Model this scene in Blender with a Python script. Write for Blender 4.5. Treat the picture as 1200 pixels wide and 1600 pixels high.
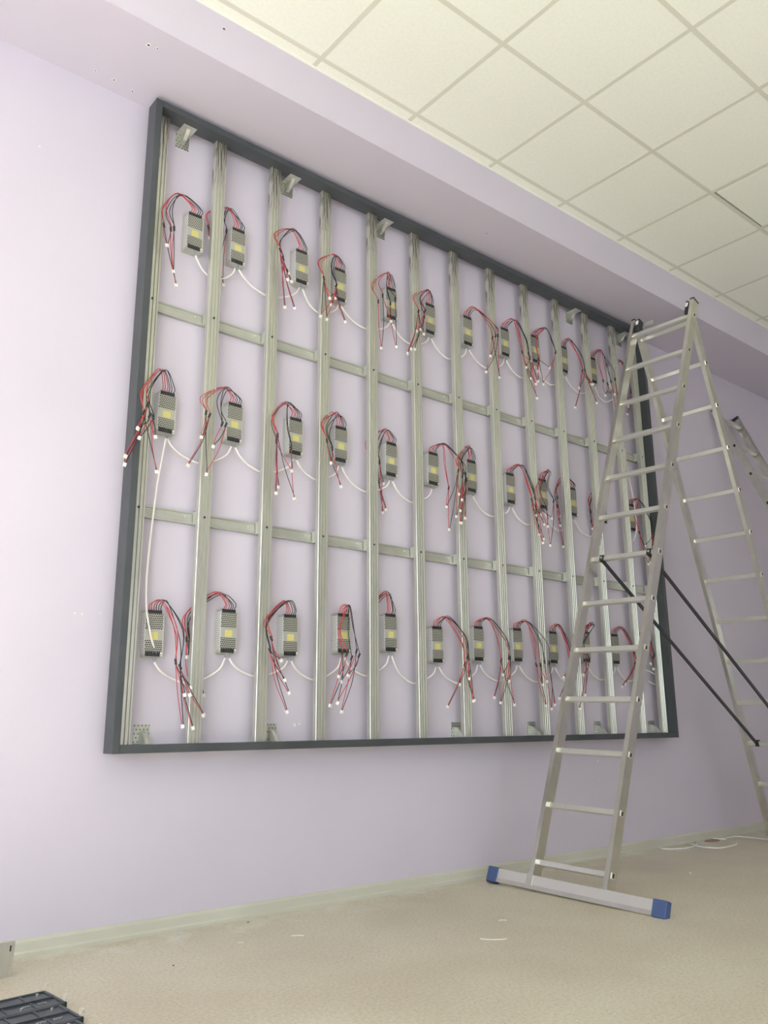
import bpy, math, random
from mathutils import Vector, Matrix
random.seed(7)
for o in list(bpy.data.objects): bpy.data.objects.remove(o, do_unlink=True)
scn = bpy.context.scene
col = scn.collection

# ------------------------------------------------------------------ camera
CAM = Vector((-1.36209, -3.28463, 0.80218))
RX = Vector((0.772706, -0.634731, -0.006501))
FW = Vector((0.617082, 0.748740, 0.242071))
UP = Vector((-0.148783, -0.191061, 0.970237))
FPX = 1315.1
cd = bpy.data.cameras.new('camera'); cam = bpy.data.objects.new('camera', cd); col.objects.link(cam)
cd.sensor_fit = 'VERTICAL'; cd.sensor_height = 24.0; cd.lens = FPX / 1600 * 24.0
cd.clip_start = 0.05; cd.clip_end = 200
cam.matrix_world = Matrix(((RX.x, UP.x, -FW.x, CAM.x), (RX.y, UP.y, -FW.y, CAM.y), (RX.z, UP.z, -FW.z, CAM.z), (0, 0, 0, 1)))
scn.camera = cam

def at(u, v, Y):
    """photo pixel -> point on the vertical plane y = Y (parallel to the wall)"""
    d = RX * ((u - 600) / FPX) + FW + UP * ((800 - v) / FPX)
    return CAM + d * ((Y - CAM.y) / d.y)
def atz(u, v, Z):
    d = RX * ((u - 600) / FPX) + FW + UP * ((800 - v) / FPX)
    return CAM + d * ((Z - CAM.z) / d.z)

# ------------------------------------------------------------------ light
w = bpy.data.worlds.new('world'); scn.world = w; w.use_nodes = True
w.node_tree.nodes['Background'].inputs[0].default_value = (0.86, 0.93, 1.0, 1)
w.node_tree.nodes['Background'].inputs[1].default_value = 1.0
def area(name, loc, rot, sx, sy, power, color):
    l = bpy.data.lights.new(name, 'AREA'); l.shape = 'RECTANGLE'; l.size = sx; l.size_y = sy
    l.energy = power; l.color = color
    o = bpy.data.objects.new(name, l); o.location = loc; o.rotation_euler = rot; col.objects.link(o)
    return o
# daylight coming in through the windows of the left wall and of the wall behind the camera
area('window_daylight_left', (-3.95, -3.9, 1.85), (0, math.radians(-90), 0), 2.3, 4.2, 165, (0.82, 0.925, 1.0))
area('window_daylight_behind', (-.2, -6.9, 1.8), (math.radians(90), 0, 0), 5.6, 2.0, 40, (0.80, 0.92, 1.0))
sun = bpy.data.lights.new('sun', 'SUN'); sun.energy = 46; sun.angle = math.radians(1.0); sun.color = (.94, .975, 1.0)
so = bpy.data.objects.new('sun', sun); so.rotation_euler = Vector((.68, .33, -.66)).to_track_quat('-Z', 'Y').to_euler(); so.location = (-6, -8, 6); col.objects.link(so)
scn.view_settings.view_transform = 'Standard'
scn.view_settings.look = 'None'
scn.view_settings.gamma = 1.0
scn.view_settings.use_curve_mapping = False
scn.view_settings.exposure = -0.06

# ------------------------------------------------------------------ helpers
class MB:
    def __init__(s): s.v = []; s.f = []
    def quad_box(s, c8):
        b = len(s.v); s.v += [tuple(c) for c in c8]
        for f in ((0,3,2,1),(4,5,6,7),(0,1,5,4),(1,2,6,5),(2,3,7,6),(3,0,4,7)): s.f.append(tuple(b+i for i in f))
        return s
    def box(s, x0, x1, y0, y1, z0, z1):
        return s.quad_box([(x0,y0,z0),(x1,y0,z0),(x1,y1,z0),(x0,y1,z0),(x0,y0,z1),(x1,y0,z1),(x1,y1,z1),(x0,y1,z1)])
    def bar(s, a, b, e1, e2, w1, w2):
        """box from a to b with half-extents w1 along e1 and w2 along e2"""
        a, b, e1, e2 = Vector(a), Vector(b), Vector(e1).normalized(), Vector(e2).normalized()
        q = [(-1,-1),(1,-1),(1,1),(-1,1)]
        return s.quad_box([p + e1*w1*i + e2*w2*j for p in (a, b) for i, j in q])
    def prism(s, prof, fn):
        """closed profile (list of 2d) swept between fn(p,0) and fn(p,1)"""
        n = len(prof); b = len(s.v)
        for k in (0, 1): s.v += [tuple(fn(p, k)) for p in prof]
        for i in range(n):
            j = (i+1) % n; s.f.append((b+i, b+j, b+n+j, b+n+i))
        s.f.append(tuple(b+i for i in reversed(range(n)))); s.f.append(tuple(b+n+i for i in range(n)))
        return s
    def tube(s, pts, r, sides=6, radii=None):
        pts = [Vector(p) for p in pts]; n = len(pts); b = len(s.v)
        ref = Vector((0.31, -0.9, 0.2)).normalized(); prev = None
        for i, p in enumerate(pts):
            t = (pts[min(i+1, n-1)] - pts[max(i-1, 0)])
            t = t.normalized() if t.length > 1e-9 else Vector((0, 0, 1))
            e = (prev if prev else ref); e = e - t * e.dot(t)
            if e.length < 1e-4: e = t.orthogonal()
            e.normalize(); prev = e; g = t.cross(e)
            rr = radii[i] if radii else r
            for k in range(sides):
                a = 2*math.pi*k/sides; s.v.append(tuple(p + e*math.cos(a)*rr + g*math.sin(a)*rr))
        for i in range(n-1):
            for k in range(sides):
                k2 = (k+1) % sides
                s.f.append((b+i*sides+k, b+i*sides+k2, b+(i+1)*sides+k2, b+(i+1)*sides+k))
        s.f.append(tuple(b+k for k in reversed(range(sides)))); s.f.append(tuple(b+(n-1)*sides+k for k in range(sides)))
        return s
    def mesh(s, name, mat, smooth=False):
        m = bpy.data.meshes.new(name); m.from_pydata(s.v, [], s.f); m.update()
        if mat: m.materials.append(mat)
        if smooth:
            for p in m.polygons: p.use_smooth = True
        return m
    def build(s, name, mat, parent=None, smooth=False, bevel=0):
        return put(name, s.mesh(name, mat, smooth), parent, bevel=bevel)
def put(name, mesh, parent=None, loc=None, rot=None, bevel=0):
    o = bpy.data.objects.new(name, mesh); col.objects.link(o)
    if parent: o.parent = parent
    if loc is not None: o.location = loc
    if rot is not None: o.rotation_euler = rot
    if bevel:
        bm = o.modifiers.new('bevel', 'BEVEL'); bm.width = bevel; bm.segments = 2; bm.limit_method = 'ANGLE'
    return o
def empty(name, loc=(0, 0, 0)):
    o = bpy.data.objects.new(name, None); o.location = loc; o.empty_display_size = 0.05; col.objects.link(o); return o
def tag(o, label=None, cat=None, group=None, kind=None):
    if label: o['label'] = label
    if cat: o['category'] = cat
    if group: o['group'] = group
    if kind: o['kind'] = kind
    return o
def spline(P, n=6):
    P = [Vector(p) for p in P]; out = []
    Q = [P[0]*2-P[1]] + P + [P[-1]*2-P[-2]]
    for i in range(1, len(Q)-2):
        a, b, c, d = Q[i-1], Q[i], Q[i+1], Q[i+2]
        for k in range(n):
            t = k/n
            out.append(0.5*((2*b) + (c-a)*t + (2*a-5*b+4*c-d)*t*t + (3*b-a-3*c+d)*t**3))
    out.append(P[-1]); return out

# ------------------------------------------------------------------ materials
def mat(name, color, rough=0.5, metal=0.0, spec=0.5):
    m = bpy.data.materials.new(name); m.use_nodes = True
    b = m.node_tree.nodes['Principled BSDF']
    b.inputs['Base Color'].default_value = (*color, 1); b.inputs['Roughness'].default_value = rough
    b.inputs['Metallic'].default_value = metal; b.inputs['Specular IOR Level'].default_value = spec
    return m
def nodes(m): return m.node_tree.nodes, m.node_tree.links, m.node_tree.nodes['Principled BSDF']
def noise_color(m, c1, c2, scale, lo=0.35, hi=0.65, detail=4, vec_scale=None, bump=0, bscale=None, coord='Object'):
    N, L, B = nodes(m)
    tc = N.new('ShaderNodeTexCoord'); src = tc.outputs[coord]
    if vec_scale:
        mp = N.new('ShaderNodeMapping'); mp.inputs['Scale'].default_value = vec_scale
        L.new(src, mp.inputs[0]); src = mp.outputs[0]
    nz = N.new('ShaderNodeTexNoise'); nz.inputs['Scale'].default_value = scale; nz.inputs['Detail'].default_value = detail
    L.new(src, nz.inputs['Vector'])
    cr = N.new('ShaderNodeValToRGB'); cr.color_ramp.elements[0].position = lo; cr.color_ramp.elements[1].position = hi
    cr.color_ramp.elements[0].color = (*c1, 1); cr.color_ramp.elements[1].color = (*c2, 1)
    L.new(nz.outputs['Fac'], cr.inputs[0]); L.new(cr.outputs[0], B.inputs['Base Color'])
    if bump:
        nb = N.new('ShaderNodeTexNoise'); nb.inputs['Scale'].default_value = bscale or scale*4; nb.inputs['Detail'].default_value = 3
        L.new(src, nb.inputs['Vector'])
        bp = N.new('ShaderNodeBump'); bp.inputs['Strength'].default_value = bump; bp.inputs['Distance'].default_value = 0.002
        L.new(nb.outputs['Fac'], bp.inputs['Height']); L.new(bp.outputs[0], B.inputs['Normal'])
    return cr
M = {}
M['wall'] = mat('lilac_paint', (.6, .55, .64), .6, 0, .3)
noise_color(M['wall'], (.602, .553, .640), (.632, .581, .670), 1.3, .3, .7, 5, bump=.12, bscale=60)
M['ceil_white'] = mat('ceiling_tile_white', (.80, .78, .66), .9, 0, .1)
noise_color(M['ceil_white'], (.87, .87, .775), (.90, .90, .805), 60, .35, .65, 3, bump=.1, bscale=260)
M['tbar'] = mat('grid_bar_paint', (.70, .685, .58), .6, 0, .2)
M['plenum'] = mat('plenum_dark', (.12, .11, .08), .9)
M['skirt'] = mat('baseboard_plastic', (.62, .61, .50), .4)
noise_color(M['skirt'], (.53, .515, .43), (.61, .595, .51), 3, .3, .7, 3)
# speckled linoleum
M['floor'] = mat('floor_lino', (.5, .45, .37), .34, 0, .4)
def floor_mat(m):
    N, L, B = nodes(m)
    tc = N.new('ShaderNodeTexCoord')
    n1 = N.new('ShaderNodeTexNoise'); n1.inputs['Scale'].default_value = 85; n1.inputs['Detail'].default_value = 5; n1.inputs['Roughness'].default_value = .65
    n2 = N.new('ShaderNodeTexNoise'); n2.inputs['Scale'].default_value = 1.6; n2.inputs['Detail'].default_value = 6
    n3 = N.new('ShaderNodeTexVoronoi'); n3.inputs['Scale'].default_value = 60
    for n in (n1, n2, n3): L.new(tc.outputs['Object'], n.inputs['Vector'])
    r1 = N.new('ShaderNodeValToRGB'); e = r1.color_ramp.elements
    e[0].position = .34; e[0].color = (.55, .50, .385, 1); e[1].position = .60; e[1].color = (.68, .625, .50, 1)
    L.new(n1.outputs['Fac'], r1.inputs[0])
    r2 = N.new('ShaderNodeValToRGB'); e = r2.color_ramp.elements
    e[0].position = .30; e[0].color = (.86, .83, .80, 1); e[1].position = .62; e[1].color = (1, 1, 1, 1)
    L.new(n2.outputs['Fac'], r2.inputs[0])
    mx = N.new('ShaderNodeMixRGB'); mx.blend_type = 'MULTIPLY'; mx.inputs[0].default_value = 1
    L.new(r1.outputs[0], mx.inputs[1]); L.new(r2.outputs[0], mx.inputs[2])
    r3 = N.new('ShaderNodeValToRGB'); e = r3.color_ramp.elements
    e[0].position = .10; e[0].color = (.62, .55, .50, 1); e[1].position = .17; e[1].color = (1, 1, 1, 1)
    L.new(n3.outputs['Distance'], r3.inputs[0])
    m2 = N.new('ShaderNodeMixRGB'); m2.blend_type = 'MULTIPLY'; m2.inputs[0].default_value = .8
    L.new(mx.outputs[0], m2.inputs[1]); L.new(r3.outputs[0], m2.inputs[2]); L.new(m2.outputs[0], B.inputs['Base Color'])
    sp = N.new('ShaderNodeSeparateXYZ'); L.new(tc.outputs['Object'], sp.inputs[0])
    n4 = N.new('ShaderNodeTexNoise'); n4.inputs['Scale'].default_value = 5.5; n4.inputs['Detail'].default_value = 7; n4.inputs['Roughness'].default_value = .7; L.new(tc.outputs['Object'], n4.inputs['Vector'])
    wy = N.new('ShaderNodeMapRange'); wy.inputs['From Min'].default_value = -.45; wy.inputs['From Max'].default_value = .05; wy.inputs['To Min'].default_value = -.25; wy.inputs['To Max'].default_value = .10; L.new(sp.outputs['Y'], wy.inputs['Value'])
    ad = N.new('ShaderNodeMath'); ad.operation = 'ADD'; L.new(n4.outputs['Fac'], ad.inputs[0]); L.new(wy.outputs[0], ad.inputs[1])
    r4 = N.new('ShaderNodeValToRGB'); e = r4.color_ramp.elements; e[0].position = .52; e[0].color = (0, 0, 0, 1); e[1].position = .72; e[1].color = (.7, .7, .7, 1); L.new(ad.outputs[0], r4.inputs[0])
    m3 = N.new('ShaderNodeMixRGB'); m3.inputs[2].default_value = (.74, .72, .66, 1); L.new(r4.outputs[0], m3.inputs[0]); L.new(m2.outputs[0], m3.inputs[1]); L.new(m3.outputs[0], B.inputs['Base Color'])
    rr = N.new('ShaderNodeMapRange'); rr.inputs['To Min'].default_value = .38; rr.inputs['To Max'].default_value = .55
    L.new(n2.outputs['Fac'], rr.inputs['Value']); L.new(rr.outputs[0], B.inputs['Roughness'])
floor_mat(M['floor'])
M['tube'] = mat('dark_grey_paint', (.055, .062, .068), .42, 0, .5)
noise_color(M['tube'], (.050, .057, .062), (.068, .075, .080), 6, .3, .7, 4)
M['galv'] = mat('galvanised_steel', (.62, .63, .55), .38, .75)
noise_color(M['galv'], (.56, .565, .52), (.70, .70, .65), 14, .3, .7, 4, vec_scale=(3, 3, .5))
# studs: zinc with brown-grey rub marks in the top half metre
M['stud'] = mat('galvanised_stud', (.62, .63, .55), .30, .65)
def stud_mat(m):
    N, L, B = nodes(m)
    tc = N.new('ShaderNodeTexCoord')
    mp = N.new('ShaderNodeMapping'); mp.inputs['Scale'].default_value = (14, 14, 1.4); L.new(tc.outputs['Object'], mp.inputs[0])
    n1 = N.new('ShaderNodeTexNoise'); n1.inputs['Scale'].default_value = 1.6; n1.inputs['Detail'].default_value = 4; L.new(mp.outputs[0], n1.inputs['Vector'])
    r1 = N.new('ShaderNodeValToRGB'); e = r1.color_ramp.elements
    e[0].position = .30; e[0].color = (.52, .52, .46, 1); e[1].position = .68; e[1].color = (.62, .62, .55, 1); L.new(n1.outputs['Fac'], r1.inputs[0])
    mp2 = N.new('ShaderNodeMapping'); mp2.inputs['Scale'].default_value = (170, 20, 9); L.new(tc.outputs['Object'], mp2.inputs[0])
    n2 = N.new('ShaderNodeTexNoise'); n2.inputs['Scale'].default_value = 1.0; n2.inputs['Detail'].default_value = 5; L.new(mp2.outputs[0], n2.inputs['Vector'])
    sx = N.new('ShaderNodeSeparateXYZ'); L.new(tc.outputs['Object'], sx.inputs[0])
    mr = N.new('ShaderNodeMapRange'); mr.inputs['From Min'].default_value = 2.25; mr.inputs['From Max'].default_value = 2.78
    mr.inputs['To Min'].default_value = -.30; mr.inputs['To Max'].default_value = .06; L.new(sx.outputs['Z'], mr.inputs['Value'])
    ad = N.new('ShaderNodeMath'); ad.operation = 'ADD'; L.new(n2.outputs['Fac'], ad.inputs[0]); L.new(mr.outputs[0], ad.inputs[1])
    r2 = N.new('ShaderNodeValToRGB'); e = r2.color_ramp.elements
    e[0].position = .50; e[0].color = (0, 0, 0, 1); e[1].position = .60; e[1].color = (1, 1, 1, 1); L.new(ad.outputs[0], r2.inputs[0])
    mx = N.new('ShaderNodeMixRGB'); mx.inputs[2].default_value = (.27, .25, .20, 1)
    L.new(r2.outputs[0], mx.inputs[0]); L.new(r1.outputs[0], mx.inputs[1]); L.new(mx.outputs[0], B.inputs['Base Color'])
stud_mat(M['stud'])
M['rail'] = mat('galvanised_rail', (.50, .51, .44), .45, .55)
noise_color(M['rail'], (.44, .445, .40), (.54, .545, .49), 9, .3, .7, 4, vec_scale=(.6, 3, 3))
def dots(m, base, hole, scale, radius, axes=(0, 1, 2), skew=True, plain=None):
    """round perforations in a staggered grid, on the two given object axes"""
    N, L, B = nodes(m)
    tc = N.new('ShaderNodeTexCoord'); sp = N.new('ShaderNodeSeparateXYZ'); L.new(tc.outputs['Object'], sp.inputs[0])
    def mth(op, a, b=None):
        n = N.new('ShaderNodeMath'); n.operation = op
        for i, x in enumerate((a, b)):
            if x is None: continue
            if isinstance(x, (int, float)): n.inputs[i].default_value = x
            else: L.new(x, n.inputs[i])
        return n.outputs[0]
    a = mth('MULTIPLY', sp.outputs[axes[0]], scale); b = mth('MULTIPLY', sp.outputs[axes[1]], scale)
    row = mth('FLOOR', b)
    if skew: a = mth('ADD', a, mth('MULTIPLY', row, .5))
    fa = mth('SUBTRACT', mth('FRACT', a), .5); fb = mth('SUBTRACT', mth('FRACT', b), .5)
    d = mth('SQRT', mth('ADD', mth('MULTIPLY', fa, fa), mth('MULTIPLY', fb, fb)))
    k = mth('LESS_THAN', d, radius)
    if plain:   # unperforated band around the sticker
        k = mth('MULTIPLY', k, mth('MAXIMUM', mth('LESS_THAN', sp.outputs[2], plain[0]), mth('GREATER_THAN', sp.outputs[2], plain[1])))
    mx = N.new('ShaderNodeMixRGB'); mx.inputs[1].default_value = (*base, 1); mx.inputs[2].default_value = (*hole, 1)
    L.new(k, mx.inputs[0]); L.new(mx.outputs[0], B.inputs['Base Color'])
M['mesh_cover'] = mat('perforated_cover', (.5, .5, .45), .45, .35); dots(M['mesh_cover'], (.47, .465, .41), (.03, .03, .025), 118, .38, (0, 2), True, (-.028, .018))
M['mesh_side'] = mat('perforated_side', (.7, .7, .68), .45, .3); dots(M['mesh_side'], (.78, .78, .77), (.20, .20, .19), 110, .22, (1, 2))
M['case'] = mat('zinc_case', (.58, .58, .53), .4, .5)
M['plate_holes'] = mat('perforated_bracket', (.5, .52, .45), .38, .7); dots(M['plate_holes'], (.50, .52, .45), (.13, .13, .13), 62, .20, (0, 2))
M['black_plastic'] = mat('black_plastic', (.025, .025, .025), .4)
M['sticker'] = mat('yellow_sticker', (.62, .56, .20), .6)
M['red_wire'] = mat('red_wire', (.50, .05, .06), .35)
M['black_wire'] = mat('black_wire', (.018, .017, .019), .4)
M['white_cable'] = mat('white_cable', (.84, .79, .76), .45)
M['white_plug'] = mat('white_plug', (.85, .83, .78), .4)
M['grey_core'] = mat('cable_core', (.30, .32, .38), .5)
M['alu'] = mat('ladder_aluminium', (.66, .65, .58), .30, .92)
noise_color(M['alu'], (.62, .61, .55), (.72, .71, .65), 8, .3, .7, 4)
M['alu_bright'] = mat('rung_aluminium', (.80, .79, .74), .34, .8)
M['blue_plastic'] = mat('blue_plastic', (.06, .10, .24), .5)
M['rubber'] = mat('black_rubber', (.03, .03, .033), .6)
M['steel_bar'] = mat('black_steel', (.03, .028, .03), .45)
M['white_paint'] = mat('white_window_paint', (.8, .8, .78), .5)
M['label_white'] = mat('white_label', (.85, .85, .84), .5)
M['hole_dark'] = mat('hole_dark', (.05, .045, .04), .9)
M['plaster'] = mat('plaster_chip', (.82, .80, .78), .9)
M['led_back'] = mat('led_module_plastic', (.035, .045, .055), .35)
M['pcb'] = mat('led_board', (.03, .045, .055), .35)
M['cardboard'] = mat('brown_scrap', (.36, .24, .16), .8)
M['tie'] = mat('pale_hook', (.72, .68, .60), .4)
M['glass'] = mat('window_glass', (.9, .95, 1), .05)
_n = M['glass'].node_tree; _t = _n.nodes.new('ShaderNodeBsdfTransparent'); _m = _n.nodes.new('ShaderNodeMixShader'); _m.inputs[0].default_value = .06
_n.links.new(_t.outputs[0], _m.inputs[1]); _n.links.new(_n.nodes['Principled BSDF'].outputs[0], _m.inputs[2]); _n.links.new(_m.outputs[0], _n.nodes['Material Output'].inputs[0])

# ------------------------------------------------------------------ room shell
YW = 0.0755          # back wall face
ZS = 3.654           # underside of the beam
YS = -0.405          # front face of the beam
ZC = 3.9027          # ceiling
XL, XR, YB = -4.05, 8.2, -7.0
tag(MB().box(XL-.2, XR+.2, YB-.2, YW+.2, -.2, 0).build('floor', M['floor']), kind='structure')
wall = tag(MB().box(XL-.2, XR+.2, YW, YW+.2, 0, 4.3).build('wall_back', M['wall']), kind='structure')
tag(MB().box(XR, XR+.2, YB, YW, 0, 4.3).build('wall_right', M['wall']), kind='structure')
# left wall with a broad window opening, rear wall with another
def wall_with_window(name, fn, a0, a1, w0, w1, zb, zt):
    m = MB()
    for (p, q, z0, z1) in ((a0, w0, 0, 4.3), (w1, a1, 0, 4.3), (w0, w1, 0, zb), (w0, w1, zt, 4.3)): fn(m, p, q, z0, z1)
    return tag(m.build(name, M['wall']), kind='structure')
wall_with_window('wall_left', lambda m, p, q, z0, z1: m.box(XL-.2, XL, p, q, z0, z1), YB, YW, -6.1, -1.7, .6, 3.1)
wall_with_window('wall_rear', lambda m, p, q, z0, z1: m.box(p, q, YB-.2, YB, z0, z1), XL, XR, -3.1, 2.7, .7, 2.9)
def window(name, fn, a0, a1, zb, zt, n):
    m = MB()
    for z in (zb+.03, zt-.03): fn(m, a0, a1, z-.03, z+.03, .06)
    for k in range(n+1):
        a = a0 + .03 + (a1-a0-.06)*k/n; fn(m, a-.03, a+.03, zb, zt, .06)
    o = tag(m.build(name, M['white_paint']), kind='structure')
    for k in range(n):
        p = MB(); fn(p, a0+.06+(a1-a0-.06)*k/n, a0+(a1-a0-.06)*(k+1)/n, zb+.06, zt-.06, .006); p.build('pane', M['glass'], o)
window('window_1', lambda m, p, q, z0, z1, t: m.box(XL-.13-t/2, XL-.13+t/2, p, q, z0, z1), -6.1, -1.7, .6, 3.1, 4)
window('window_2', lambda m, p, q, z0, z1, t: m.box(p, q, YB-.13-t/2, YB-.13+t/2, z0, z1), -3.1, 2.7, .7, 2.9, 5)
# skirting along the back wall: small coved profile
prof = [(0, 0), (-.013, 0), (-.013, .012), (-.009, .02), (-.008, .048), (-.004, .058), (0, .06)]
sk = MB().prism(prof, lambda p, k: (XL if k == 0 else XR, YW + p[0], p[1])).build('baseboard_back', M['skirt'])
tag(sk, kind='structure')
# lilac beam under the ceiling
beam = MB().box(XL, XR, YS, YW, ZS, ZC+.3).build('trim_1', M['wall']); tag(beam, 'lilac painted beam running along the top of the back wall', kind='structure')

# ------------------------------------------------------------------ ceiling: dark void, grid bars and each tile
ceil = tag(MB().box(XL-.2, XR+.2, YB-.2, YW+.2, ZC+.28, ZC+.4).build('ceiling', M['plenum']), kind='structure')
GX, GY, GP = 1.193, -.4758, .6134
jn = range(-9, 12); kn = range(0, 11)
tile_m = MB().box(-GP/2+.006, GP/2-.006, -GP/2+.006, GP/2-.006, 0, .014).mesh('ceiling_tile', M['ceil_white'])
odd_m = MB().box(-.2845, .2885, -.3, .2835, 0, .014).mesh('ceiling_tile_loose', M['ceil_white'])
TZ = ZC + .0012
for j in jn:
    sw = (YS-GY-.004)/2
    m = MB().box(-GP/2+.006, GP/2-.006, -sw, sw, 0, .014).mesh('edge_tile', M['ceil_white']) if j == jn[0] else m
    put('ceiling_tile', m, ceil, (GX+GP*(j+.5), (GY+YS)/2, TZ))
    for k in kn:
        if GY-GP*(k+1) < YB: continue
        c = Vector((GX+GP*(j+.5), GY-GP*(k+.5), TZ))
        if (j, k) == (3, 1): put('ceiling_tile', odd_m, ceil, c+Vector((0, 0, -.001)), (0, 0, .003))
        else: put('ceiling_tile', tile_m, ceil, c)
long_m = MB().box(XL, XR, -.012, .012, 0, .03).mesh('grid_bar_long', M['tbar'])
cross_m = MB().box(-.012, .012, -GP/2+.012, GP/2-.012, 0, .03).mesh('grid_bar_cross', M['tbar'])
for k in kn: put('grid_bar', long_m, ceil, (0, GY-GP*k, ZC))
for j in jn:
    for k in kn:
        if GY-GP*(k+1) < YB: continue
        put('grid_bar', cross_m, ceil, (GX+GP*j, GY-GP*(k+.5), ZC))
    put('grid_bar', MB().box(-.012, .012, -.03, .03, 0, .03).mesh('grid_bar_end', M['tbar']) if j == jn[0] else bpy.data.meshes['grid_bar_end'], ceil, (GX+GP*j, (GY+YS)/2+.004, ZC))
MB().box(XL, XR, YS-.012, YS, ZC-.002, ZC+.02).build('edge_trim', M['ceil_white'], ceil)

# drilled holes and chips in the beam and wall
def disc(r, n=10, wob=.25):
    m = MB(); m.v = [(r*(1+random.uniform(-wob, wob))*math.cos(2*math.pi*k/n), r*(1+random.uniform(-wob, wob))*math.sin(2*math.pi*k/n), 0) for k in range(n)]
    b = [(x*.92, y*.92, .0012) for x, y, _ in m.v]; m.v += b
    m.f = [tuple(range(n-1, -1, -1)), tuple(range(n, 2*n))] + [(k, (k+1) % n, n+(k+1) % n, n+k) for k in range(n)]
    return m
for (u, v, r) in ((232, 70, .008), (246, 75.5, .0045), (178, 124.5, .006), (207, 142, .006), (149, 109.5, .004)):
    p = atz(u, v, ZS); o = put('plug_hole', disc(r*1.5).mesh('plaster_chip', M['plaster']), beam, (p.x, p.y, ZS-.0003), (math.pi, 0, 0))
    put('drill_hole', disc(r*.7).mesh('drill_hole', M['hole_dark']), o, (0, 0, .0009))
for (u, v, r) in ((350, 45.5, .005), (760, 365, .003)):
    p = at(u, v, YS); put('drill_hole', disc(r).mesh('drill_hole', M['hole_dark']), beam, (p.x, YS-.0003, p.z), (math.pi/2, 0, 0))
for (u, v, r, k) in ((117, 958, .004, 'plaster'), (128, 959, .005, 'tbar'), (157, 958, .005, 'tbar'), (62, 229, .004, 'plaster'), (460, 1132, .008, 'plaster'), (468, 1131, .006, 'plaster'), (934, 1190, .007, 'plaster'), (935, 1218, .005, 'plaster')):
    p = at(u, v, YW); put('plaster_chip', disc(r, 9, .45).mesh('wall_chip', M[k]), wall, (p.x, YW-.0003, p.z), (math.pi/2, 0, 0))

# ------------------------------------------------------------------ mounting frame
X0, X1, Z0, Z1 = -.0500, 3.8300, .6900, 3.6257
YF, YBK, TW = -.0539, .0324, .032
frame = empty('mounting_frame', (0, 0, Z0))
tag(frame, 'large dark rectangular metal frame with galvanised studs fixed to the lilac wall', 'frame')
def fr(m, name, mt, smooth=False, bevel=0):
    m.v = [(x, y, z-Z0) for x, y, z in m.v]; return m.build(name, mt, frame, smooth, bevel)
fr(MB().box(X0, X0+TW, YF, YBK, Z0, Z1), 'border_tube', M['tube'], bevel=.002)
fr(MB().box(X1-TW, X1, YF, YBK, Z0, Z1), 'border_tube', M['tube'], bevel=.002)
fr(MB().box(X0+TW+.0005, X1-TW-.0005, YF, YBK, Z0, Z0+TW), 'border_tube', M['tube'], bevel=.002)
fr(MB().box(X0+TW+.0005, X1-TW-.0005, YF, YBK, Z1-TW, Z1), 'border_tube', M['tube'], bevel=.002)
# ribbed ceiling-profile studs
SZ0, SZ1 = Z0+TW+.0005, Z1-TW-.0005
def stud_profile(hw=.0295, d=.027):
    p = [(-hw, d), (-hw, .002), (-hw+.002, 0)]
    for c in (-.0165, 0, .0165): p += [(c-.0055, 0), (c-.0050, .0050), (c+.0030, .0050), (c+.0055, 0)]
    p += [(hw-.002, 0), (hw, .002), (hw, d)]
    p += [(hw-.008, d), (hw-.008, d-.0012), (hw-.0012, d-.0012), (hw-.0012, .0085), (-hw+.0012, .0085), (-hw+.0012, d-.0012), (-hw+.008, d-.0012), (-hw+.008, d)]
    return p
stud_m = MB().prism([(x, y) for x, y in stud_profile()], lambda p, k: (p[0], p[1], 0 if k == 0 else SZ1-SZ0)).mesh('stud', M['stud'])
RAILS = (1.6832, 2.6444)
sxs = [.0145] + [.32*i for i in range(1, 12)] + [3.764]
screw_m = MB().tube([(0, .003, 0), (0, -.0012, 0), (0, -.0022, 0)], .005, 8, [.005, .005, .003]).mesh('screw', M['black_plastic'])
conn_m = MB().box(-.030, .030, 0, .0265, -.029, .029).mesh('rail_connector', M['galv'])
for x in sxs:
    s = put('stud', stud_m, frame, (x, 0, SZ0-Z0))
    for z in RAILS:
        put('screw', screw_m, s, (random.uniform(-.002, .002), 0, z-SZ0))
        put('rail_connector', conn_m, frame, (x, .0275, z-Z0))
# cross rails: folded channel with a lip along the lower edge
for z in RAILS:
    h = .027; y0, y1 = .0545, .0745
    pr = [(y0, -h), (y0, -h+.009), (y0+.004, -h+.011), (y0+.004, h-.009), (y0, h-.007), (y0, h), (y1, h), (y1, -h)]
    m = MB().prism(pr, lambda p, k: (sxs[0]-.02 if k == 0 else sxs[-1]+.025, p[0], z+p[1]))
    fr(m, 'cross_rail', M['rail'])
    for x in [.32*i-.07 for i in range(1, 12)]:
        q = MB().tube([(x, y0+.003, z+.004), (x, y0-.001, z+.004)], .0045, 8); fr(q, 'rivet', M['alu_bright'])
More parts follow.
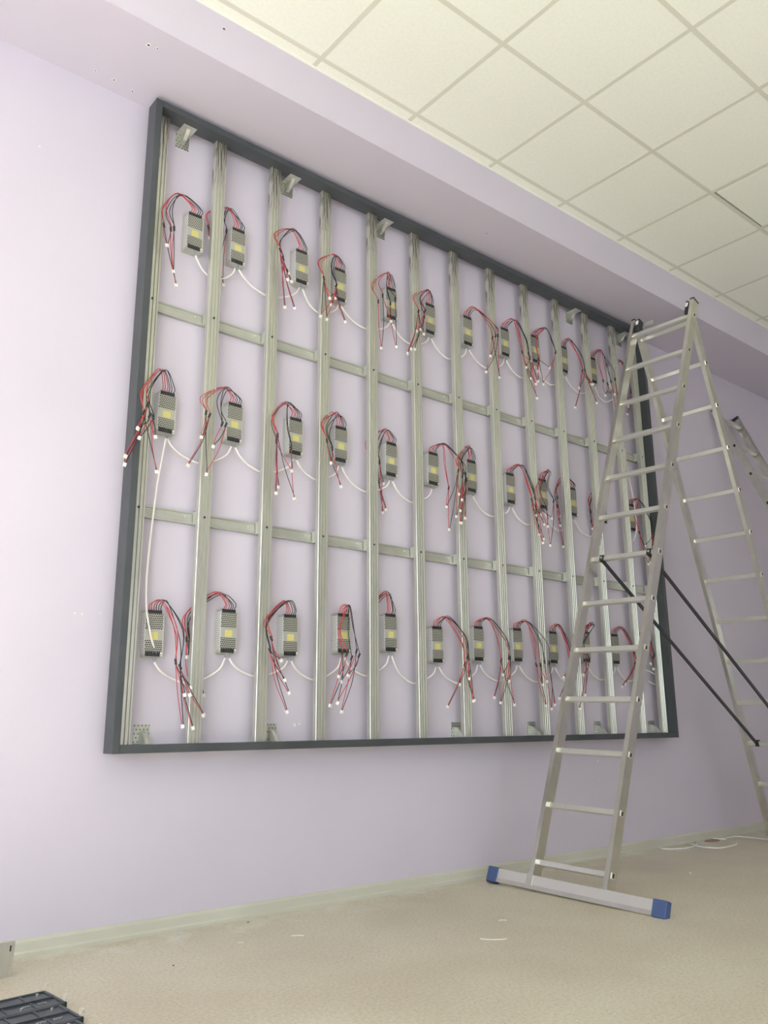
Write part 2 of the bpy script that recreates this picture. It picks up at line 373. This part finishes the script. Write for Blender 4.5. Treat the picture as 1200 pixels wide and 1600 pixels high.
# perforated angle brackets between the frame and the wall
def bracket(x, top, mirror=1):
    w = .034; t = .002
    zt = Z1-TW-.0005 if top else Z0+TW+.0005; s = -1 if top else 1
    za, zb = sorted((zt, zt+s*t)); zc, zd = sorted((zt+s*t, zt+s*.075))
    b = fr(MB().box(x-w, x+w, -.012, YW-.0006, za, zb), 'angle_bracket', M['galv'])
    q = MB().box(x-w, x+w, YW-t-.0006, YW-.0006, zc, zd); q.v = [(a, b_, c-Z0) for a, b_, c in q.v]; q.build('wall_plate', M['plate_holes'], b)
    g = MB()
    g.prism([(YW-t-.001, 0), (YW-t-.001, .050), (.045, .040), (.024, .018), (.010, 0)], lambda p, k: (x-.009+.018*k, p[0], zt+s*(t+p[1])))
    g.v = [(a, b_, c-Z0) for a, b_, c in g.v]; g.build('gusset', M['galv'], b)
for u, v in ((285, 225), (449, 295), (594, 362), (890, 505), (967, 535)): bracket(at(u, v, YW-.004).x, True)
for u, v in ((221, 1148), (422, 1145), (713, 1140), (831, 1138), (934, 1136), (1018, 1135)): bracket(at(u, v, YW-.004).x, False)

# ------------------------------------------------------------------ power supplies
PW, PH, PD = .082, .188, .045
YP = YW - PD - .001
def make_psu():
    root = empty('power_supply')
    hw, hh = PW/2, PH/2
    body = MB().box(-hw, hw, .0015, PD, -hh, hh)
    body.build('case', M['case'], root)
    MB().box(-hw+.0005, hw-.006, -.0005, .0015, -hh+.020, hh-.0115).build('cover', M['mesh_cover'], root)
    MB().box(-hw-.0012, -hw, .002, PD-.002, -hh+.012, hh-.008).build('side_grille', M['mesh_side'], root)
    MB().box(-hw-.008, hw+.006, PD-.0015, PD, -hh-.006, hh+.005).build('mounting_plate', M['case'], root)
    MB().box(-.021, .015, -.0012, -.0004, -.024, .006).build('sticker', M['sticker'], root)
    for zz, n, nm in ((hh-.004, 6, 'output_terminals'), (-hh+.010, 5, 'input_terminals')):
        hb = .0065 if n == 6 else .009
        m = MB().box(-hw+.003, hw-.012 if n == 6 else hw-.016, -.001, .014, zz-hb, zz+hb)
        for k in range(n+1):
            x = -hw+.004 + (PW-.020)*k/n; m.box(x-.001, x+.001, -.0022, -.001, zz-hb, zz+hb+.002)
        m.build(nm, M['black_plastic'], root)
    MB().tube([(hw-.009, -.003, -hh+.014), (hw-.009, .003, -hh+.014)], .004, 8).build('trimmer', M['white_plug'], root)
    return root
proto = make_psu()
ORD = ['first', 'second', 'third', 'fourth', 'fifth', 'sixth', 'seventh', 'eighth', 'ninth', 'tenth', 'eleventh', 'twelfth']
ROWN = {'A': 'top', 'B': 'middle', 'C': 'bottom'}
# per power supply: front centre, arch crest, splice sleeves, plugs (photo measurements, turned into places on the wall); b = hangs behind the studs
D = {
'A0': ((305.7, 363), (280, 302), [(256, 352), (267, 358), (272, 357)], [(261, 383), (270.5, 424), (275, 445.5)], 0),
'A1': ((373, 386), (357, 324), [(325.7, 355), (347.5, 360), (354, 361)], [(328, 372), (343, 400), (349, 445)], 1),
'A2': ((472.5, 418), (456, 358), [(438, 391), (442.5, 404)], [(450.5, 427), (449, 437), (455, 440), (445, 480), (460, 482)], 0),
'A3': ((532.5, 446), (522.5, 398), [(506, 435), (525.5, 446)], [(515, 466), (523, 466), (517.5, 476), (501, 494), (510.5, 499), (539, 503)], 0),
'A4': ((612.5, 475), (606, 426), [(591, 471), (598, 462), (610, 474), (617.5, 467)], [(596, 544), (611, 502), (619, 542)], 0),
'A5': ((673, 499), (669, 453), [(654, 486), (664, 486), (663, 495)], [(637, 552), (642.5, 545.5), (651, 517), (657, 515), (662, 522), (648, 545.5)], 0),
'A6': ((731.8, 517.5), (744, 481), [(769.5, 527.5), (774.5, 525), (778, 524.5)], [(766, 556), (759.5, 581), (780.5, 590)], 0),
'A7': ((790, 535), (804, 499.5), [(816, 550), (826, 552.5)], [(822.5, 574), (829.5, 591), (829, 564.5), (837, 600), (840, 596), (839, 622)], 0),
'A8': ((837.5, 546), (851, 512), [(841, 560), (868, 551)], [(840, 580), (841, 595), (849, 600), (859, 574.5)], 0),
'A9': ((882, 562), (890, 530), [(910, 579), (914, 579)], [(905, 606), (899, 637), (923, 600), (926, 600.5), (932.5, 629.5)], 0),
'A10': ((927.5, 579), (938, 547), [(942.5, 595), (949.5, 600), (954.5, 596), (961, 592.5)], [(946, 617.5), (959.5, 616), (963, 641), (966, 622)], 0),
'A11': ((962, 592), (970, 564), [(980, 606), (986, 613)], [(980, 647), (982, 635)], 1),
'B0': ((261.7, 645), (247, 581), [(224.5, 644), (231, 632), (234, 649), (239, 652)], [(196, 712.5), (195, 725.5), (215.5, 669), (218, 684), (242.5, 682.5), (244.5, 737)], 0),
'B1': ((367.5, 661), (352.5, 606), [(322, 644.5), (327.5, 649), (347, 662.5), (353, 664)], [(314.5, 683), (294, 727), (333, 697.5), (322.5, 741)], 0),
'B2': ((463, 682.5), (447, 629), [(434, 680.5), (432, 689), (455, 699)], [(435, 761), (431, 770.5), (456, 735), (460, 779)], 0),
'B3': ((533.7, 695), (525, 645), [(511, 689.5), (519, 701)], [(517.5, 723), (532.5, 760)], 0),
'B4': ((612.5, 718.5), (600, 672), [(576, 714), (593, 722.5), (592, 752.5)], [(599, 755.5), (598, 801), (603, 796)], 1),
'B5': ((678, 733), (694, 694.5), [(701, 762.5), (716, 735), (723, 742.5), (727.5, 741)], [(697.5, 792), (702, 827.5), (717.5, 772), (713, 807), (719.5, 798), (721, 817), (727, 809.5)], 0),
'B6': ((738, 744.5), (731, 697), [(722.5, 744), (729, 750)], [(722, 781), (719.5, 817)], 0),
'B7': ((798.7, 763.5), (814, 727.5), [(831, 781), (836, 779)], [(837, 805), (844, 804), (843, 835), (850.5, 819), (849.5, 842), (848, 848)], 0),
'B8': ((849.5, 772), (857, 735), [(845.5, 792.5), (854, 795), (865, 783)], [(855.5, 822.5), (860, 852), (862, 810)], 0),
'B9': ((895.7, 784.5), (879, 744), [(871, 777.5), (870.5, 791)], [(874.5, 806), (875.5, 821), (880, 854)], 1),
'B10': ((943, 796), (931, 765), [(923, 800), (924, 815)], [(926, 826), (927.5, 840)], 1),
'B11': ((988, 809), (998, 780.5), [(999, 832), (1020, 829)], [(1008, 853), (1013, 881), (1017, 878.5), (1021.5, 854)], 0),
'C0': ((241.6, 990), (257, 942), [(274.6, 1034), (281.5, 1042)], [(285.3, 1134.4), (288, 1085.5), (296, 1085.5), (297, 1074), (301, 1137), (317.8, 1117)], 0),
'C1': ((358, 986.7), (338, 925.5), [(291.6, 999), (296, 1005)], [(292.5, 1026), (297, 1074), (318, 1086)], 1),
'C2': ((454.6, 993), (446, 938), [(424, 998), (422, 1017)], [(439, 1032), (444.5, 1062.5), (451, 1082.5), (448, 1112)], 0),
'C3': ((538, 990), (544, 947.5), [(535, 1019), (542, 1022), (549.5, 1028), (557, 1017.5), (561, 1024.5)], [(516, 1102), (529.5, 1057), (533, 1065), (534, 1112), (544, 1055.5), (527.5, 1098)], 0),
'C4': ((611.5, 989), (604, 925), [(585, 966), (588, 975)], [(588, 1020), (590, 1050)], 1),
'C5': ((684.7, 1007.5), (700, 964), [(726, 1037.5), (730.5, 1026), (732.5, 1029)], [(718, 1069.5), (699.5, 1104.5), (733, 1060), (739.5, 1095), (741, 1094)], 0),
'C6': ((749, 1006), (765, 967), [(783, 1032), (795, 1027.5), (797, 1029)], [(772.5, 1090), (786, 1054), (782.5, 1098), (795.5, 1064), (804, 1101)], 0),
'C7': ((810, 1008), (825, 971), [(838, 1039), (844.5, 1039), (851, 1034), (858, 1035)], [(848, 1070), (853, 1102.5), (854.5, 1064.5), (862, 1107), (867, 1101)], 0),
'C8': ((865.7, 1012), (874, 977.5), [(890, 1038), (895, 1040)], [(881, 1059), (874, 1091)], 0),
'C9': ((916.5, 1011), (925, 974), [(916, 1030), (920, 1031)], [(905.5, 1107.5), (912, 1054.5), (914.5, 1086)], 0),
'C10': ((962.5, 1014.5), (973, 981), [(992, 1036), (995, 1037)], [(977, 1068), (972, 1073), (990.7, 1089)], 0),
'C11': ((1004, 1018), (1012, 985), [(1020, 1026.7), (1022, 1024)], [(1017, 1037), (1021, 1045)], 0),
}
sleeve_cache = {}
def sleeve_mesh(L):
    k = round(L, 3)
    if k not in sleeve_cache:
        sleeve_cache[k] = MB().tube([(0, 0, -k), (0, 0, -k*.8), (0, 0, k*.8), (0, 0, k)], 0, 6, [.0026, .0052, .0052, .0026]).mesh('splice_sleeve', M['black_plastic'], True)
    return sleeve_cache[k]
plug_m = MB().box(-.0065, .0065, -.0045, .0045, -.009, .006).box(-.0052, .0052, -.0058, -.0045, -.007, .002).mesh('plug', M['white_plug'])
WR = .0019
pos = {}
first = True
for key, (c, crest, sl, pl, beh) in D.items():
    row, i = key[0], int(key[1:])
    c3 = at(*c, YP)
    # a power supply is screwed flat on the wall
    if first: root = proto; first = False
    else:
        root = proto.copy(); col.objects.link(root)
        for ch in proto.children:
            q = ch.copy(); col.objects.link(q); q.parent = root
    root.location = (c3.x, YP, c3.z); root.rotation_euler = (0, random.uniform(-.02, .02), 0)
    tag(root, f'grey perforated power supply with yellow sticker, {ORD[i]} from the left in the {ROWN[row]} row', 'power supply', 'power supplies on the wall behind the studs')
    pos[key] = c3
    # harness
    h = empty('wire_harness', (c3.x, YP, c3.z+PH/2))
    tag(h, f'red and black wire harness on the {ORD[i]} power supply of the {ROWN[row]} row', 'wires', 'wire harnesses of the power supplies')
    off = Vector(h.location)
    yd = .040 if beh else (-.074 if key == 'B0' else -.040)
    S = [at(u, v, yd + random.uniform(-.006, .006) * (0.3 if beh else 1)) for u, v in sl]
    Pn = [at(u, v, (.044 if beh else (-.076 if key == 'B0' else -.042)) + random.uniform(-.004, .004)) for u, v in pl]
    cr = at(*crest, .012 if not beh else .036)
    def wire(pts, colr, r=WR, n=5):
        m = MB().tube([p-off for p in spline(pts, n)], r, 5); m.build('wire', M[colr], h, True)
    n = len(S)
    side = 1 if S[n//2].x > c3.x else -1
    for t in range(6):
        colr = 'red_wire' if t < 3 else 'black_wire'
        k = (t*n//6) if side > 0 else ((5-t)*n//6 if False else t*n//6)
        s = S[k]
        x = c3.x - PW/2 + .012 + t*.0104
        st = Vector((x, YP+.004, c3.z+PH/2+.002))
        jit = lambda a: random.uniform(-a, a)
        up = Vector((x+jit(.003)+side*.002, YP-.006, c3.z+PH/2+.030+jit(.004)))
        top = Vector((cr.x+(t-2.5)*.006+jit(.006), cr.y+jit(.006), max(cr.z+jit(.008)-abs(t-2.5)*.002, up.z+.006)))
        dn = Vector((s.x+side*jit(.012)+side*.010, s.y*.5+cr.y*.5+jit(.006) if not beh else .040, s.z+(top.z-s.z)*(.50+jit(.08))))
        if key == 'B0': dn.y = -.070; dn.z = s.z + (top.z-s.z)*.42; top.y = -.030
        sw = s + Vector(((t % 3-1)*.002, 0, .014))
        wire([st, up, top, dn, sw, s+Vector(((t % 3-1)*.0015, 0, 0))], colr)
    for k, s in enumerate(S):
        nxt = Pn[min(int(k*len(Pn)/n), len(Pn)-1)]
        d = (s-nxt); d.y = 0; ang = math.atan2(d.x, d.z) if d.length else 0
        put('splice_sleeve', sleeve_mesh(.013), h, s-off, (0, max(-.5, min(.5, ang)), 0))
    for q, p in enumerate(Pn):
        k = min(int(q*n/len(Pn)), n-1); k2 = (k+1) % n
        for ci, (colr, kk) in enumerate((('red_wire', k), ('black_wire', k2 if (S[k2]-p).z > .01 and abs(S[k2].x-p.x) < .12 else k))):
            s = S[kk]; dx = (ci*2-1)*.0028
            mid = s.lerp(p, .5) + Vector((jit(.007)+(p.x-s.x)*-.12, jit(.005), 0))
            dirv = (s-p).normalized()
            wire([s-Vector((0, 0, .006)), mid+Vector((dx, 0, 0)), p+dirv*.022+Vector((dx, 0, 0)), p+dirv*.004+Vector((dx, 0, 0))], colr, WR, 5)
        d = (S[k]-p); ang = math.atan2(d.x, d.z)
        put('plug', plug_m, h, p-off, (0, ang, random.uniform(-.5, .5)))

# ------------------------------------------------------------------ white mains cables looping from supply to supply
def cable(pts, label, group=None, r=.0045, cores=()):
    pts = [Vector(p) for p in pts]; o0 = pts[0]
    e = empty('power_cable', o0)
    MB().tube([p-o0 for p in spline(pts, 7)], r, 7).build('sheath', M['white_cable'], e, True)
    for (a, b) in cores:
        for dx in (-.004, .004):
            MB().tube([p-o0 for p in spline([a, (a+b)/2+Vector((dx*1.5, -.002, 0)), b+Vector((dx*2, 0, 0))], 4)], .0014, 5).build('core', M['grey_core'], e, True)
    tag(e, label, 'cable', group or 'white cables looping between power supplies')
for row in 'ABC':
    for i in range(11):
        if row == 'B' and i == 5: continue
        if row == 'B' and i == 10: continue
        a, b = pos[f'{row}{i}'], pos[f'{row}{i+1}']
        pa = Vector((a.x+.010, YP+.010, a.z-PH/2-.022)); pb = Vector((b.x-.010, YP+.010, b.z-PH/2-.022))
        ta = Vector((a.x+.004, YP+.004, a.z-PH/2+.004)); tb = Vector((b.x-.004, YP+.004, b.z-PH/2+.004))
        low = min(pa.z, pb.z) - random.uniform(.075, .095); dx = pb.x-pa.x
        y2 = .046
        P = [pa, pa+Vector((dx*.08, -.004, (low-pa.z)*.42)), Vector((pa.x+dx*.25, y2, low+(pa.z-low)*.24)), Vector((pa.x+dx*.5, y2, low)), Vector((pa.x+dx*.75, y2, low+(pb.z-low)*.24)), pb+Vector((-dx*.08, -.004, (low-pb.z)*.42)), pb]
        cable(P, f'white cable looping between the {ORD[i]} and {ORD[i+1]} power supplies of the {ROWN[row]} row', cores=((pa, ta), (pb, tb)))
# riser from the first supply of the middle row down to the bottom row, in front of the case
P = [at(259, 685, YP), at(254, 712, .030), at(246, 755, .034), at(240, 800, .040), at(234, 850, .040), at(229, 905, .036), at(229, 950, .030), at(234, 985, .020), at(241, 1014, .034)]
cable(P, 'long white cable hanging from the middle row down to the bottom row at the left', 'white riser cables', cores=((P[-1], at(241, 1022, YP)), (P[0], at(261, 678, YP))))
P = [at(976, 700, .046), at(981, 742, .040), at(988, 770, .036), at(992.5, 800, .02), at(994.6, 822, .016), at(992.5, 838, .03), at(989, 846, .036)]
cable(P, 'short white cable dropping beside the last power supply of the middle row', 'white riser cables')
P = [at(1008, 1046, .046), at(1022, 1053, .040), at(1034, 1060, .038), at(1038, 1066, .042), at(1034, 1071, .04), at(1022, 1069, .04), at(1012, 1064, .046)]
cable(P, 'white cable loop beside the right border tube in the bottom row', 'white riser cables')

# ------------------------------------------------------------------ A-frame ladder
lad = empty('step_ladder', (2.95, -.54, 0)); LO = Vector(lad.location)
tag(lad, 'tall aluminium double ladder standing open with blue end caps on its foot bar', 'ladder')
def lp(m, name, mt, smooth=False, parent=None, bevel=0):
    m.v = [(x-LO.x, y-LO.y, z-LO.z) for x, y, z in m.v]; return m.build(name, mt, parent or lad, smooth, bevel)
A0 = Vector((2.058, -.5281, .1186)); Ar = Vector((.0363, -.9989, -.0287)).normalized(); Au = Vector((.3427, -.0145, .9393)).normalized()
An = Ar.cross(Au).normalized()
if An.x > 0: An = -An
Bb = Vector((4.438, -.4797, .1216)); Br = Vector((.0598, -.9982, .0012)).normalized(); Bu = Vector((-.3336, -.0189, .9425)).normalized()
Bn = Br.cross(Bu).normalized()
if Bn.x < 0: Bn = -Bn
def section(o, r, u, n, hw, s0, s1, nr, hole_side):
    out = []
    for sg in (-1, 1):
        c = o + r*sg*(hw+.0125)
        # C-shaped rail: web plus two flanges
        m = MB(); W, Dp, t = .0125, .031, .0025
        a, b = c+u*s0, c+u*s1
        m.bar(a + r*sg*(W-t/2), b + r*sg*(W-t/2), r, n, t/2, Dp)
        m.bar(a + n*(Dp-t/2) - r*sg*t/2, b + n*(Dp-t/2) - r*sg*t/2, r, n, W-t/2, t/2)
        m.bar(a - n*(Dp-t/2) - r*sg*t/2, b - n*(Dp-t/2) - r*sg*t/2, r, n, W-t/2, t/2)
        m.bar(a - r*sg*(W-t/2), b - r*sg*(W-t/2), r, n, t/2, Dp-t)
        st = lp(m, 'stile', M['alu']); out.append(st)
        for k in range(nr):
            p = o + u*.28*k + r*sg*(hw+.025)
            q = MB().bar(p-r*sg*.001, p+r*sg*.003, n, u, .0135, .0135); e = lp(q, 'rung_end', M['alu_bright'], parent=st)
            q = MB().bar(p+r*sg*.0025, p+r*sg*.0038, n, u, .0065, .0095); lp(q, 'rung_socket', M['hole_dark'], parent=st)
    for k in range(nr):
        p = o + u*.28*k
        m = MB(); h, ch = .0135, .003
        pr = [(-h+ch, -h), (h-ch, -h), (h, -h+ch), (h, h-ch), (h-ch, h), (-h+ch, h), (-h, h-ch), (-h, -h+ch)]
        m.prism(pr, lambda q, z: p + r*((hw+.001)*(2*z-1)) + n*q[0] + u*q[1])
        lp(m, 'rung', M['alu_bright'])
    return out
section(A0, Ar, Au, An, .1986, -.12, 3.475, 13, 1)
section(Bb, Br, Bu, Bn, .1739, -.115, 3.42, 13, 1)
# foot bar with blue end caps and rubber pads
ps = -.0736
d = Vector((Ar.x*math.cos(ps)-Ar.y*math.sin(ps), Ar.x*math.sin(ps)+Ar.y*math.cos(ps), -.0120)).normalized()
bu = Au.copy(); bn = d.cross(bu).normalized()
if bn.x > 0: bn = -bn
bu = bn.cross(d).normalized()
if bu.z < 0: bu = -bu
top = A0 + Au*-.0611 + An*.036
cb = top - bu*.040
m = MB().bar(cb - d*.432, cb + d*.498, bu, bn, .033, .013)
fb = lp(m, 'foot_bar', M['alu_bright'], bevel=.003)
m = MB().bar(cb - d*.43 - bu*.022 + bn*.0135, cb + d*.495 - bu*.022 + bn*.0135, bu, bn, .009, .0012); lp(m, 'foot_bar_ridge', M['alu'], parent=fb)
for sg, L in ((-1, .432), (1, .498)):
    a = cb + d*sg*(L-.004); b = cb + d*sg*(L+.066)
    cpb = lp(MB().bar(a, b, bu, bn, .0365, .018), 'end_cap', M['blue_plastic'], bevel=.004)
    a2 = a - bu*.0375; b2 = b - bu*.0375
    lo = min(a2.z, b2.z)
    lp(MB().bar(a2 + d*sg*.01, b2 - d*sg*.004, bu, bn, .0035, .016), 'rubber_pad', M['rubber'], parent=cpb)
for sg in (-1, 1):
    c = A0 + Au*-.09 + Ar*sg*.2111 + An*.0335
    lp(MB().bar(c-Ar*.018, c+Ar*.018, Au, An, .030, .003), 'bar_bracket', M['alu'])
# feet of the rear section
for sg in (-1, 1):
    c = Bb + Br*sg*.1864
    lp(MB().bar(c-Bu*.128, c-Bu*.100, Br, Bn, .016, .034), 'rear_foot', M['rubber'], bevel=.003)
# hinges: dark cap, white label, locking plate
for sg in (-1, 1):
    t = A0 + Au*3.475 + Ar*sg*.2111
    cap = lp(MB().bar(t - Au*.002, t + Au*.012, Ar, An, .0145, .033), 'stile_cap', M['rubber'], bevel=.004)
    hx = (A0 + Au*3.42 + Bb + Bu*3.40)/2 + Ar*sg*.186
    hg = MB().tube([hx - Ar*sg*.018, hx + Ar*sg*.010], .030, 12)
    hgo = lp(hg, 'hinge', M['rubber'], True)
    q = A0 + Au*3.43 + Ar*sg*.175
    lp(MB().bar(q-Au*.055, q+Au*.05, Ar, An, .009, .026), 'hinge_arm', M['rubber'], parent=hgo, bevel=.004)
    q = A0 + Au*3.445 + Ar*sg*.178 + An*.0268
    lp(MB().bar(q-Au*.016, q+Au*.016, Ar, An, .0085, .0008), 'hinge_label', M['label_white'], parent=hgo)
q = A0 + Au*3.462 - Ar*.125 - An*.03
lp(MB().bar(q-Ar*.030, q+Ar*.028, Au, An, .019, .004), 'locking_plate', M['galv'], bevel=.002)
# black locking braces between front rung seven and a low rear rung
for la, lb in ((-.137, -.114), (.165, .150)):
    a = A0 + Au*.28*6 + Ar*la - An*.006 + Vector((0, 0, -.016)); b = Bb + Bu*.28*2 + Br*lb - Bn*.016 + Vector((0, 0, .004))
    dv = (b-a).normalized(); e2 = dv.cross(Vector((0, 1, 0))).normalized()
    br = lp(MB().bar(a-dv*.012, b, (0, 1, 0), e2, .004, .0105), 'brace', M['steel_bar'])
    k = A0 + Au*.28*6 + Ar*la
    cl = MB().bar(k-Ar*.013, k+Ar*.013, Au, An, .0175, .017); lp(cl, 'brace_clamp', M['rubber'], parent=br)
    k = k + An*.0175; lp(MB().tube([k, k+An*.004], .006, 8), 'brace_bolt', M['alu_bright'], parent=br)
    k = Bb + Bu*.28*2 + Br*lb
    lp(MB().bar(k-Br*.012, k+Br*.012, Bu, Bn, .017, .017), 'brace_clamp', M['rubber'], parent=br)

# ------------------------------------------------------------------ second ladder leaning against the wall at the right
l2 = empty('leaning_ladder', (5.15, -1.2, 0)); L2 = Vector(l2.location)
tag(l2, 'grey aluminium ladder leaning against the wall behind the open double ladder', 'ladder')
u2 = Vector((0, .1045, .2558)).normalized(); n2 = Vector((0, -u2.z, u2.y)); r2 = Vector((1, 0, 0))
h0 = Vector((4.90, -.114, 2.936))
def l2p(m, name, mt, parent=None, bevel=0):
    m.v = [(x-L2.x, y-L2.y, z-L2.z) for x, y, z in m.v]; return m.build(name, mt, parent or l2, False, bevel)
sbot = -(h0.z-.01)/u2.z
for sx in (0, .36):
    c = h0 + r2*(sx + (.0125 if sx == 0 else -.0125))
    m = MB(); sg = -1 if sx == 0 else 1
    a, b = c+u2*sbot, c+u2*.375
    m.bar(a+r2*sg*.0115, b+r2*sg*.0115, r2, n2, .00125, .030); m.bar(a+n2*.0288, b+n2*.0288, r2, n2, .0125, .00125); m.bar(a-n2*.0288, b-n2*.0288, r2, n2, .0125, .00125)
    st = l2p(m, 'stile', M['alu'])
    for k in range(1, -11, -1):
        p = c + u2*.28*k + r2*sg*.0125
        l2p(MB().bar(p, p+r2*sg*.003, n2, u2, .0085, .0105), 'rung_socket', M['hole_dark'], st)
    l2p(MB().bar(b-u2*.001, b+u2*.008, r2, n2, .0135, .031), 'stile_cap', M['rubber'], st)
    l2p(MB().bar(a-u2*.006, a+u2*.03, r2, n2, .014, .032), 'foot', M['rubber'], st)
for k in range(1, -11, -1):
    p = h0 + u2*.28*k
    l2p(MB().bar(p+r2*.014, p+r2*.346, n2, u2, .0135, .0135), 'rung', M['alu_bright'])

# ------------------------------------------------------------------ things on the floor
# LED modules lying on their faces, hooks along one edge
def led_module(x, y, rz, label, first_one):
    e = empty('led_module', (x, y, 0)); e.rotation_euler = (0, 0, rz)
    hx, hy = .16, .079
    f = MB()
    for a in ((-hx, hx, -hy, -hy+.010), (-hx, hx, hy-.010, hy), (-hx, -hx+.010, -hy, hy), (hx-.010, hx, -hy, hy)): f.box(a[0], a[1], a[2], a[3], .004, .0195)
    f.build('rim', M['led_back'], e, bevel=.002)
    MB().box(-hx+.003, hx-.003, -hy+.003, hy-.003, 0, .005).build('led_board', M['pcb'], e)
    b = MB().box(-hx+.01, hx-.01, -hy+.01, hy-.01, .010, .016); b.build('back_panel', M['led_back'], e)
    r = MB()
    for xx in (-.08, 0, .08): r.box(xx-.004, xx+.004, -hy+.01, hy-.01, .016, .018)
    r.box(-hx+.01, hx-.01, -.004, .004, .016, .021); r.build('ribs', M['led_back'], e)
    for xx, yy in ((.125, .052), (.04, -.05), (-.05, .05), (-.12, -.05)):
        MB().tube([(xx, yy, .016), (xx, yy, .0215)], .0045, 8).build('magnet_screw', M['alu'], e)
    for xx in (.06, .105):
        q = MB()
        for k in range(4): q.box(xx-.012+k*.007, xx-.008+k*.007, -.037, -.031, .016, .019)
        q.build('pin_header', M['alu'], e)
    for yy in ((.070, -.072) if first_one else (-.072,)):
        for dx in ((0, .010) if yy < .06 else (0,)):
            p = spline([(hx-.006, yy+dx, .02), (hx-.004, yy+dx+.002, .034), (hx+.002, yy+dx+.003, .038), (hx+.006, yy+dx+.003, .030)], 4)
            MB().tube(p, .0014, 5).build('hook', M['tie'], e, True)
    tag(e, label, 'led module', 'led modules lying on the floor')
c = atz(76, 1545, .024)
for k, lab in enumerate(('dark LED module lying on the floor, nearest the wall', 'dark LED module lying on the floor between the two others', 'dark LED module lying on the floor at the bottom edge, farthest from the wall')):
    led_module(c.x-.16-.010*k, c.y-.079-.1605*k, .075, lab, k == 0)
# short offcut of steel channel standing on end
e = empty('channel_offcut', (-.402, -.155, 0)); e.rotation_euler = (0, .03, math.radians(12))
h = .108
MB().box(-.030, .026, -.001, .001, 0, h).build('web', M['galv'], e)
MB().box(.025, .027, -.0, .028, 0, h-.004).build('flange', M['galv'], e)
MB().box(-.031, -.029, -.0, .028, 0, h-.004).build('flange', M['galv'], e)
MB().box(-.003+.012, .002+.012, -.0018, -.0010, h-.030, h-.012).build('slot', M['hole_dark'], e)
q = MB()
for k in range(7): q.box(.0262, .0278, .006, .016, .010+k*.013, .015+k*.013)
q.build('punched_slots', M['hole_dark'], e)
tag(e, 'short galvanised channel offcut standing on end by the baseboard at the far left', 'metal offcut')
# white cable offcuts on the floor at the right
def floor_cable(px, label, r=.005):
    pts = [atz(u, v, r) + Vector((0, 0, 0)) for u, v in px]; o0 = pts[0]
    o = MB().tube([p-o0 for p in spline(pts, 7)], r, 7).build('cable_offcut', M['white_cable'], None, True); o.location = o0
    tag(o, label, 'cable', 'white cable offcuts on the floor')
floor_cable([(1028, 1323), (1036, 1326), (1055, 1326.5), (1075, 1325), (1087, 1321), (1088, 1316), (1082, 1312)], 'curved white cable offcut on the floor, leftmost of the pile below the ladder')
floor_cable([(1071, 1313), (1080, 1319), (1095, 1323), (1120, 1325), (1138, 1323), (1150, 1320), (1151, 1318)], 'long curved white cable offcut crossing the others on the floor')
floor_cable([(1083, 1312), (1095, 1310.5), (1110, 1310), (1121, 1310.5), (1134, 1311)], 'short straight white cable offcut behind the brown scrap')
floor_cable([(1136, 1309), (1150, 1307), (1170, 1308.5), (1190, 1311), (1215, 1314)], 'white cable offcut running out at the right edge of the floor')
def scrap(name, u, v, sx, sy, sz, rz, mt, label, cat):
    p = atz(u, v, 0); m = MB(); n = 7
    ring = [(sx*math.cos(2*math.pi*k/n)*random.uniform(.7, 1), sy*math.sin(2*math.pi*k/n)*random.uniform(.7, 1)) for k in range(n)]
    m.prism(ring, lambda q, k: (q[0], q[1], sz*k)); o = m.build(name, M[mt]); o.location = p; o.rotation_euler = (0, 0, rz)
    tag(o, label, cat)
scrap('brown_scrap', 1112, 1314, .11, .05, .004, .2, 'cardboard', 'flat brown scrap lying inside the white cable offcuts', 'scrap')
def thread(u, v, L, bow, label, rz=0):
    p = atz(u, v, .0018); P = [Vector((-L/2, 0, 0)), Vector((-L/4, bow*.7, 0)), Vector((0, bow, .0005)), Vector((L/4, bow*.7, 0)), Vector((L/2, 0, 0))]
    o = MB().tube(spline(P, 4), .0017, 5).build('cable_strip', M['white_plug'], None, True); o.location = p; o.rotation_euler = (0, 0, rz)
    tag(o, label, 'scrap')
thread(771, 1467, .10, -.012, 'thin curved white strip on the floor left of the foot bar', -.75)
thread(785, 1438, .035, .004, 'tiny white strip just behind the thin curved strip on the floor', -.6)
thread(465, 1462, .05, .002, 'thin white strip on the floor near the baseboard below the frame', -.6)
thread(376, 1473, .02, .001, 'tiny white strip on the floor at the left of the thin strip', -.6)
scrap('plaster_crumb', 660, 1386.5, .007, .006, .005, 0, 'plaster', 'white plaster crumb beside the baseboard left of the ladder', 'crumb')
scrap('plaster_crumb', 1079, 1365, .006, .005, .005, 0, 'plaster', 'white plaster crumb on the floor right of the ladder foot', 'crumb')
scrap('dark_chip', 388, 1441, .008, .003, .002, .3, 'rubber', 'small dark chip on the floor beside the baseboard', 'crumb')
scrap('dark_chip', 271, 1509, .006, .003, .002, .5, 'rubber', 'small dark chip on the floor between baseboard and LED modules', 'crumb')
bpy.context.view_layer.update()
